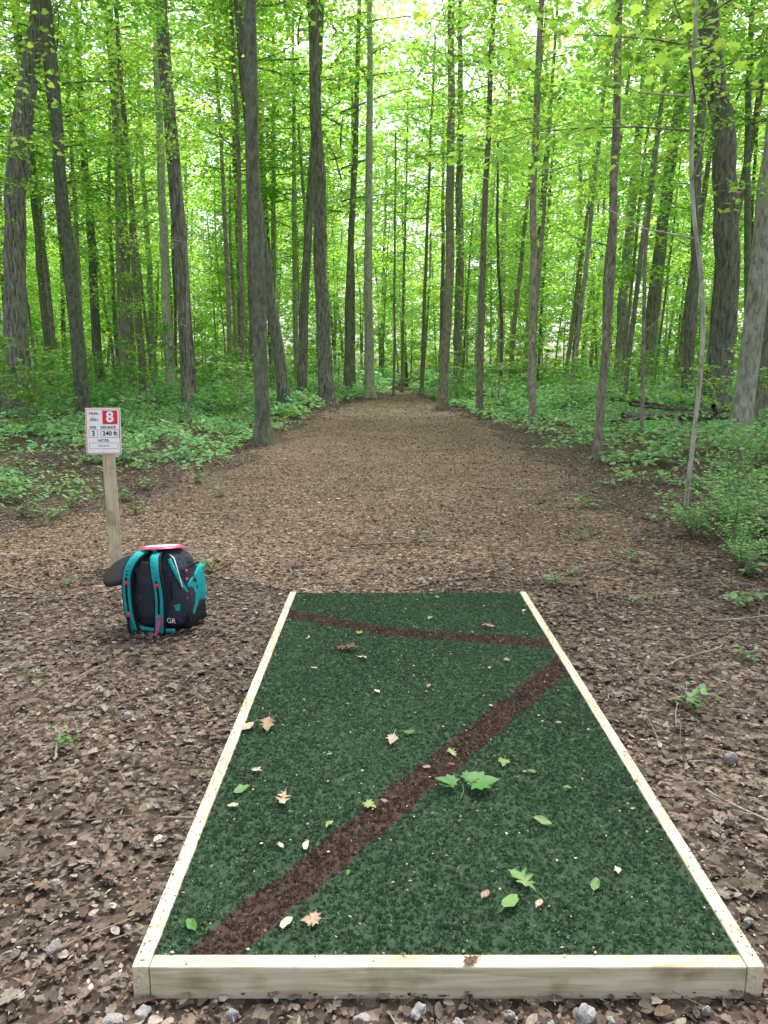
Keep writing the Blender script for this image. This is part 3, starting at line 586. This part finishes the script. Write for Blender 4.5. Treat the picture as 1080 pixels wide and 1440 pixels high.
def stick(x,y,az,L,R,seed,name="stick",label="dry brown stick lying on dead leaves",cat="stick",bk=B_BROWN,zl=.02,group="fallen sticks on the ground",ry=0):
    r=np.random.default_rng(seed); s=np.linspace(-.5,.5,12)
    P=np.stack([s*L,np.cumsum(r.normal(0,L*.014,12)),R+.01+np.abs(np.cumsum(r.normal(0,R*.3,12)))*.3],-1)
    A=Acc(); V,F=tube(P,R*np.linspace(1.1,.6,12),8,.1,seed);A.add(V,F)
    if name=="stick" or R<.13:
        for k in (3,6,8):
            d=np.array([.5,(-1)**k*.8,.15]); 
            if R>.04: d=d*.6
            V,F=tube([P[k],P[k]+d*L*.09,P[k]+d*L*.2+(.02*L,0,0)],[R*.5,R*.35,R*.15],5);A.add(V,F)
    o=obj(name,A.mesh(name,[bk],True),None,(x,y,float(gz(x,y))+zl),(0,ry,az)); top(o,label,cat,group); return o
for i,(x,y,az,L,R) in enumerate([(.25,6.1,.15,.9,.008),(-1.5,2.2,1.2,.35,.007),(-1.9,1.9,-.1,.7,.009),(-1.3,2.7,2.0,.3,.005),(1.6,3.6,.6,.5,.007),(-1.2,1.7,1.0,.35,.006),(1.25,2.2,2.1,.4,.006),(-2.3,3.5,.4,.6,.006),(-1.7,7.5,.3,.6,.008),(1.5,9,-.4,.7,.01),(2.2,4.2,.2,.6,.007),(-2.6,4.9,2.5,.5,.007),(3.2,5.0,.5,1.0,.01)]):
    stick(x,y,az,L,R,i,bk=B_DARK if i==0 else B_BROWN)
for i,(x,y,az,L,R,z,ry) in enumerate([(7.4,18.5,.2,3.2,.09,.15,.05),(7.8,19.3,-.3,2.8,.07,.3,-.12),(7.0,19.0,.6,2.4,.04,.45,.1),(8.1,18.2,1.1,2.2,.05,.35,.2),(6.6,18,.1,2.0,.035,.25,-.08),(7.5,19.6,-.1,2.6,.045,.5,.15),(8.6,19,.4,2.6,.06,.45,-.1),(12,24,.4,4,.14,.2,0)]):
    stick(x,y,az,L,R,i+50,"fallen_log","dead brown log in a brush pile among undergrowth","log",B_DARK,z,"logs of the brush pile in the undergrowth",ry)
for i,(x,y,az,L,R,z) in enumerate([(3.2,57,.04,5,.18,.15),(2.9,57.4,-.05,4.2,.15,.50),(3.9,56.6,.1,3.2,.12,.35)]):
    stick(x,y,az,L,R,i+70,"fallen_log","fallen log stacked across the end of the path","log",B_DARK,z,"logs piled at the path end")

# ------------------------------------------------------------------ sign
WHITE=plain("sign_white",(.88,.88,.88),.4,.4,.02,8,0); RED=plain("sign_red",(.70,.015,.025),.4,.4,.04,8,0); INK=plain("sign_black",(.015,.015,.015),.5,.3,.1,8,0)
GREYI=plain("sign_grey",(.10,.10,.10),.5,.3,.1,8,0); SCREW=plain("screw_metal",(.4,.4,.4),.35,.6,.1,60,0)
def text(body,size,matl,parent,x,z,y=-.006,name="lettering",ax='CENTER',sx=1.,bold=.0,rotz=0,rot=None):
    cu=bpy.data.curves.new("t",'FONT'); cu.body=body; cu.size=size; cu.align_x=ax; cu.align_y='CENTER'; cu.offset=bold
    o=bpy.data.objects.new("t",cu); link(o); bpy.context.view_layer.update()
    me=bpy.data.meshes.new_from_object(o.evaluated_get(bpy.context.evaluated_depsgraph_get())); me.name=name
    bpy.data.objects.remove(o); me.materials.clear(); me.materials.append(matl)
    return obj(name,me,parent,(x,y,z),rot or (math.pi/2,0,rotz),(sx,1,1))
sg=bpy.data.objects.new("hole_sign",None); link(sg); sg.location=(-2.02,5.35,0)
top(sg,"white and red hole number sign on a pale wooden post","sign")
o=obj("post",box_mesh("post",1.12,.089,.089,WOOD,.005),sg,(0,.06,.52),(0,-math.pi/2,math.radians(0)))
o.rotation_euler=(Matrix.Rotation(math.radians(20),4,'Z')@Matrix.Rotation(-math.pi/2,4,'Y')).to_euler()
board=obj("sign_board",box_mesh("sign_board",.246,.006,.33,WHITE,.0025),sg,(.0,-.012,1.045),(math.radians(-7),math.radians(0),math.radians(4)))
def rect(name,x,z,w,h,matl,y=-.0045,line=None):
    if line:
        A=Acc(); 
        for (cx,cz,ww,hh) in [(x,z+h/2,w+line,line),(x,z-h/2,w+line,line),(x-w/2,z,line,h-line),(x+w/2,z,line,h-line)]:
            A.add([(cx-ww/2,y,cz-hh/2),(cx+ww/2,y,cz-hh/2),(cx+ww/2,y,cz+hh/2),(cx-ww/2,y,cz+hh/2)],[(0,1,2,3)])
        return obj(name,A.mesh(name,[matl]),board)
    return obj(name,build_mesh(name,[(x-w/2,y,z-h/2),(x+w/2,y,z-h/2),(x+w/2,y,z+h/2),(x-w/2,y,z+h/2)],[(0,1,2,3)],None,[matl]),board)
rect("border",0,0,.232,.316,RED,line=.004)
rect("number_panel",.05,.098,.105,.098,RED)
text("8",.105,WHITE,board,.05,.098,-.0065,"number",bold=.0035)
text("Hole:",.030,INK,board,-.063,.127,-.005,bold=.0003)
A=Acc()
for k in range(5):
    x=-.088+k*.012; h=.018+.006*((k*3)%4)
    A.add([(x-.0006,-.0045,.068),(x+.0006,-.0045,.068),(x+.0006,-.0045,.068+h*.5),(x-.0006,-.0045,.068+h*.5)],[(0,1,2,3)])
    A.add([(x-.005,-.0047,.073+h*.1),(x+.005,-.0047,.073+h*.1),(x+.0,-.0047,.073+h),(x-.0,-.0047,.073+h)],[(0,1,2,3)])
obj("emblem",A.mesh("emblem",[GREYI]),board)
text("PAR",.026,INK,board,-.072,.026,-.005,bold=.0005); text("DISTANCE",.024,INK,board,.036,.026,-.005,sx=.95,bold=.0005)
rect("par_box",-.07,-.018,.06,.055,GREYI,line=.0022); rect("distance_box",.046,-.018,.13,.055,GREYI,line=.0022)
text("3",.05,INK,board,-.07,-.018,-.005,bold=.001); text("240 ft",.044,INK,board,.046,-.018,-.005,bold=.001)
text("NOTES:",.024,INK,board,.0,-.068,-.005,bold=.0004)
rect("notes_box",0,-.105,.2,.042,GREYI,line=.002); text("Goal # 18",.018,INK,board,0,-.105,-.005,bold=.0001)
for z in(.148,-.146):
    bm=bmesh.new(); bmesh.ops.create_uvsphere(bm,u_segments=10,v_segments=6,radius=.004); me=bpy.data.meshes.new("screw"); bm.to_mesh(me); bm.free(); me.materials.append(SCREW)
    obj("screw",me,board,(0,-.004,z))

# ------------------------------------------------------------------ backpack
NAVY=plain("pack_navy",(.026,.032,.048),.8,.25,.35,90,.4); BLK=plain("pack_black",(.012,.013,.015),.85,.2,.35,140,.4)
GRYP=plain("pack_grey",(.05,.055,.065),.85,.2,.3,110,.4)
TEAL=plain("pack_teal",(.008,.30,.33),.75,.25,.25,90,.35); PINK=plain("pack_pink",(.62,.03,.13),.5,.4,.1,60,0)
WH=plain("pack_white",(.7,.7,.68),.6,.3,.1,60,0)
bp=bpy.data.objects.new("backpack",None); link(bp); bp.location=(-1.275,4.16,.01); bp.rotation_euler=(0,math.radians(1),math.radians(-13)); bp.scale=(1.04,.98,1.0)
top(bp,"black and teal disc golf backpack standing on dead leaves","backpack")
def wr(c,a=.008,f=9): 
    c=Vector(c); return Vector((noise.noise(c*f),noise.noise(c*f+Vector((7,0,0))),noise.noise(c*f+Vector((0,9,0)))))*a+Vector((noise.noise(c*f*3),noise.noise(c*f*3+Vector((3,1,0))),0))*a*.6
def dbody(c):
    t=min(1.,max(0.,(c.z+.23)/.46)); s=1.12-.42*t**2.2; bul=1+.09*math.sin(t*3.14)
    w=wr(c,.014,11)
    return (c.x*s*bul+w.x,c.y*s*bul+w.y-.01*t,c.z+w.z*.5)
obj("body",box_mesh("body",.33,.28,.46,NAVY,.095,6,dbody,True,5),bp,(0,0,.235))
obj("back_panel",box_mesh("back_panel",.19,.035,.34,GRYP,.015,3,lambda c:(c.x*(1-.3*(c.z+.18)/.36),c.y+.006*math.sin(c.z*60),c.z),True,4),bp,(-.02,-.142,.24))
def ribbon(name,P,Nr,w,th,mats,parent,edge=True):
    P=np.array(P,float);Nr=norm(np.array(Nr,float)); 
    tt=np.linspace(0,len(P)-1,len(P)*5); 
    def cr(A_):
        out=[]
        for t_ in tt:
            i=min(int(t_),len(A_)-2);f=t_-i;p0=A_[max(i-1,0)];p1=A_[i];p2=A_[i+1];p3=A_[min(i+2,len(A_)-1)]
            out.append(.5*((2*p1)+(-p0+p2)*f+(2*p0-5*p1+4*p2-p3)*f*f+(-p0+3*p1-3*p2+p3)*f**3))
        return np.array(out)
    P=cr(P);Nr=norm(cr(Nr)); T_=norm(np.gradient(P,axis=0)); S=norm(np.cross(T_,Nr)); Nr=np.cross(S,T_)
    A=Acc()
    def sweep(wd,lo,hi,mi):
        c=[P-S*wd/2+Nr*lo,P+S*wd/2+Nr*lo,P+S*wd/2*.9+Nr*hi,P-S*wd/2*.9+Nr*hi]
        V=np.stack(c,1).reshape(-1,3);m=len(P);i=np.arange(m-1)[:,None]*4;j=np.arange(4)[None];k=(j+1)%4
        F=np.stack([i+j,i+k,i+4+k,i+4+j],-1).reshape(-1,4); F=np.concatenate([F,[[0,1,2,3]],[[4*m-4,4*m-3,4*m-2,4*m-1]]])
        A.add(V,F,None,mi)
    sweep(w,-th/2,th/2,0)
    if edge: sweep(w*.72,th/2-.001,th/2+.004,1)
    return obj(name,A.mesh(name,mats,False),parent)
for sx in(-1,1):
    o0=-.03
    P=[(o0+sx*.04,-.09,.445),(o0+sx*.055,-.16,.435),(o0+sx*.082,-.205,.36),(o0+sx*.095,-.20,.24),(o0+sx*.09,-.195,.12),(o0+sx*.075,-.18,.01)]
    Nn=[(0,-.3,1),(0,-.8,.7),(0,-1,.2),(0,-1,0),(sx*.1,-1,-.2),(sx*.1,-1,-.3)]
    s=ribbon("shoulder_strap",P,Nn,.066,.014,[BLK,TEAL],bp)
    ribbon("strap_webbing",[(o0+sx*.056,-.176,.43),(o0+sx*.082,-.214,.36),(o0+sx*.095,-.211,.24),(o0+sx*.09,-.207,.13)],[(0,-.8,.7),(0,-1,.2),(0,-1,0),(0,-1,-.2)],.014,.004,[BLK,BLK],s,False)
    ribbon("strap_tail",[(o0+sx*.10,-.2,.12),(o0+sx*.09,-.215,.06),(o0+sx*.075,-.225,.005)],[(0,-1,0)]*3,.016,.004,[PINK if sx>0 else BLK,BLK],s,False)
    obj("buckle",box_mesh("buckle",.026,.012,.018,PINK,.003),s,(o0+sx*.09,-.219,.30)); obj("buckle",box_mesh("buckle",.024,.012,.016,PINK,.003),s,(o0+sx*.09,-.206,.105))
ribbon("haul_loop",[(-.065,-.10,.445),(-.05,-.115,.475),(-.01,-.115,.475),(.005,-.10,.445)],[(0,-.5,-1),(0,-.3,1),(0,-.3,1),(0,-.5,-1)],.02,.006,[TEAL,TEAL],bp,False)
sp=obj("side_pocket",box_mesh("side_pocket",.05,.20,.20,TEAL,.022,3,lambda c:(c.x*(1.2-.9*(c.z+.1)/.2*.4)+wr(c,.015).x,c.y+wr(c,.012).y,c.z+.04*c.y/.1),True,4),bp,(.160,.02,.22)); sp["label"]="teal side pocket"
obj("side_pocket",box_mesh("side_pocket",.05,.22,.13,BLK,.022,3,lambda c:Vector(c)+wr(c,.014),True,3),bp,(.165,0,.08))
obj("side_pocket",box_mesh("side_pocket",.045,.20,.20,TEAL,.02,3,lambda c:Vector(c)+wr(c,.014),True,3),bp,(-.162,-.01,.14))
obj("trim_patch",box_mesh("trim_patch",.065,.012,.04,TEAL,.005,2,lambda c:(c.x,c.y+abs(c.x)*.15,c.z+c.x*.25)),bp,(.122,-.152,.15),(0,0,math.radians(14)))
ribbon("trim_band",[(.085,-.115,.43),(.125,-.135,.37),(.152,-.12,.30),(.170,-.08,.22)],[(.3,-1,.3),(1,-1,0),(1,-.8,0),(1,-.5,0)],.022,.005,[TEAL,TEAL],bp,False)
ribbon("trim_band",[(-.13,-.165,.025),(0,-.178,.022),(.13,-.165,.025)],[(0,-1,0)]*3,.022,.005,[TEAL,TEAL],bp,False)
ribbon("compression_strap",[(.155,-.10,.36),(.162,0,.37),(.155,.1,.36)],[(1,0,0)]*3,.012,.005,[BLK,BLK],bp,False)
ribbon("zip",[(.115,-.155,.20),(.11,-.148,.29),(.09,-.125,.38),(.06,-.10,.43)],[(.5,-1,0)]*4,.008,.004,[BLK,BLK],bp,False)
for z in(.31,.36,.2): obj("buckle",box_mesh("buckle",.010,.018,.014,PINK,.003),bp,(.172,-.09,z))
V,F=tube([(.07,-.08,.445),(.105,-.10,.43),(.13,-.12,.39),(.148,-.125,.33),(.16,-.12,.27)],[.0035]*5,6)
obj("cord",build_mesh("cord",V,F,None,[WH],True),bp)
text("GR",.040,WH,bp,.115,.085,-.176,"logo",bold=.0003)
def lathe(prof,n,mats,mi,name):
    P=np.array(prof);m=len(P);a=np.linspace(0,2*math.pi,n,endpoint=False)
    V=np.stack([P[:,0][:,None]*np.cos(a),P[:,0][:,None]*np.sin(a),np.repeat(P[:,1][:,None],n,1)],-1).reshape(-1,3)
    i=np.arange(m-1)[:,None]*n;j=np.arange(n)[None];k=(j+1)%n
    F=np.stack([i+j,i+k,i+n+k,i+n+j],-1).reshape(-1,4)
    return build_mesh(name,V,F,None,mats,True,np.repeat(mi,n))
prof=[(.0001,.019),(.05,.019),(.078,.0175),(.085,.0165),(.090,.015),(.098,.012),(.106,.004),(.107,0),(.104,-.002),(.088,-.001),(.086,.010),(.0001,.014)]
DISCB=plain("disc_black",(.010,.010,.012),.6,.25,.2,30,0)
fl=lathe(prof,40,[DISCB],[0]*11,"pouch_disc")
obj("pouch_disc",fl,bp,(-.215,-.09,.325),(math.radians(30),math.radians(-20),0),(1.15,1.15,1.2))
DISCW=plain("disc_white",(.68,.58,.60),.35,.5,.05,12,0); DISCP=plain("disc_pink",(.78,.03,.14),.35,.5,.05,12,0)
fd=obj("flying_disc",lathe(prof,48,[DISCW,DISCP],[0,0,0,1,1,1,1,1,1,1,1],"flying_disc"),None,(-1.28,4.15,.470),(math.radians(-9),math.radians(-2),0),(1.15,1.1,.8))
top(fd,"white flying disc with pink rim resting on the backpack","flying disc")

# ------------------------------------------------------------------ light, sky, camera
w=bpy.data.worlds.new("World"); scene.world=w; w.use_nodes=True; nt=w.node_tree; bg=nt.nodes["Background"]
sky=nt.nodes.new("ShaderNodeTexSky"); sky.sky_type='NISHITA'; sky.sun_disc=False
SE_,SR=math.radians(62),math.radians(20)
sky.sun_elevation=SE_; sky.sun_rotation=SR; sky.dust_density=4; sky.air_density=1
hs=nt.nodes.new("ShaderNodeHueSaturation"); hs.inputs["Saturation"].default_value=.35; hs.inputs["Value"].default_value=2.6
nt.links.new(sky.outputs[0],hs.inputs["Color"]); nt.links.new(hs.outputs[0],bg.inputs[0]); bg.inputs[1].default_value=.15
sd=bpy.data.lights.new("sun",'SUN'); sd.energy=5.0; sd.angle=math.radians(25); sd.color=(1,.96,.88)
so=bpy.data.objects.new("sun",sd); link(so)
dirv=Vector((math.sin(SR)*math.cos(SE_),math.cos(SR)*math.cos(SE_),math.sin(SE_)))
so.rotation_euler=dirv.to_track_quat('Z','Y').to_euler()
cam=bpy.data.cameras.new("camera"); co=bpy.data.objects.new("camera",cam); link(co)
cam.sensor_fit='VERTICAL'; cam.sensor_height=36; cam.lens=26; cam.clip_end=1000; cam.clip_start=.05
co.location=(0,0,1.48); co.rotation_euler=(math.radians(90-10.9),0,0)
scene.camera=co
scene.view_settings.view_transform='Standard'; scene.view_settings.look='None'; scene.view_settings.exposure=0
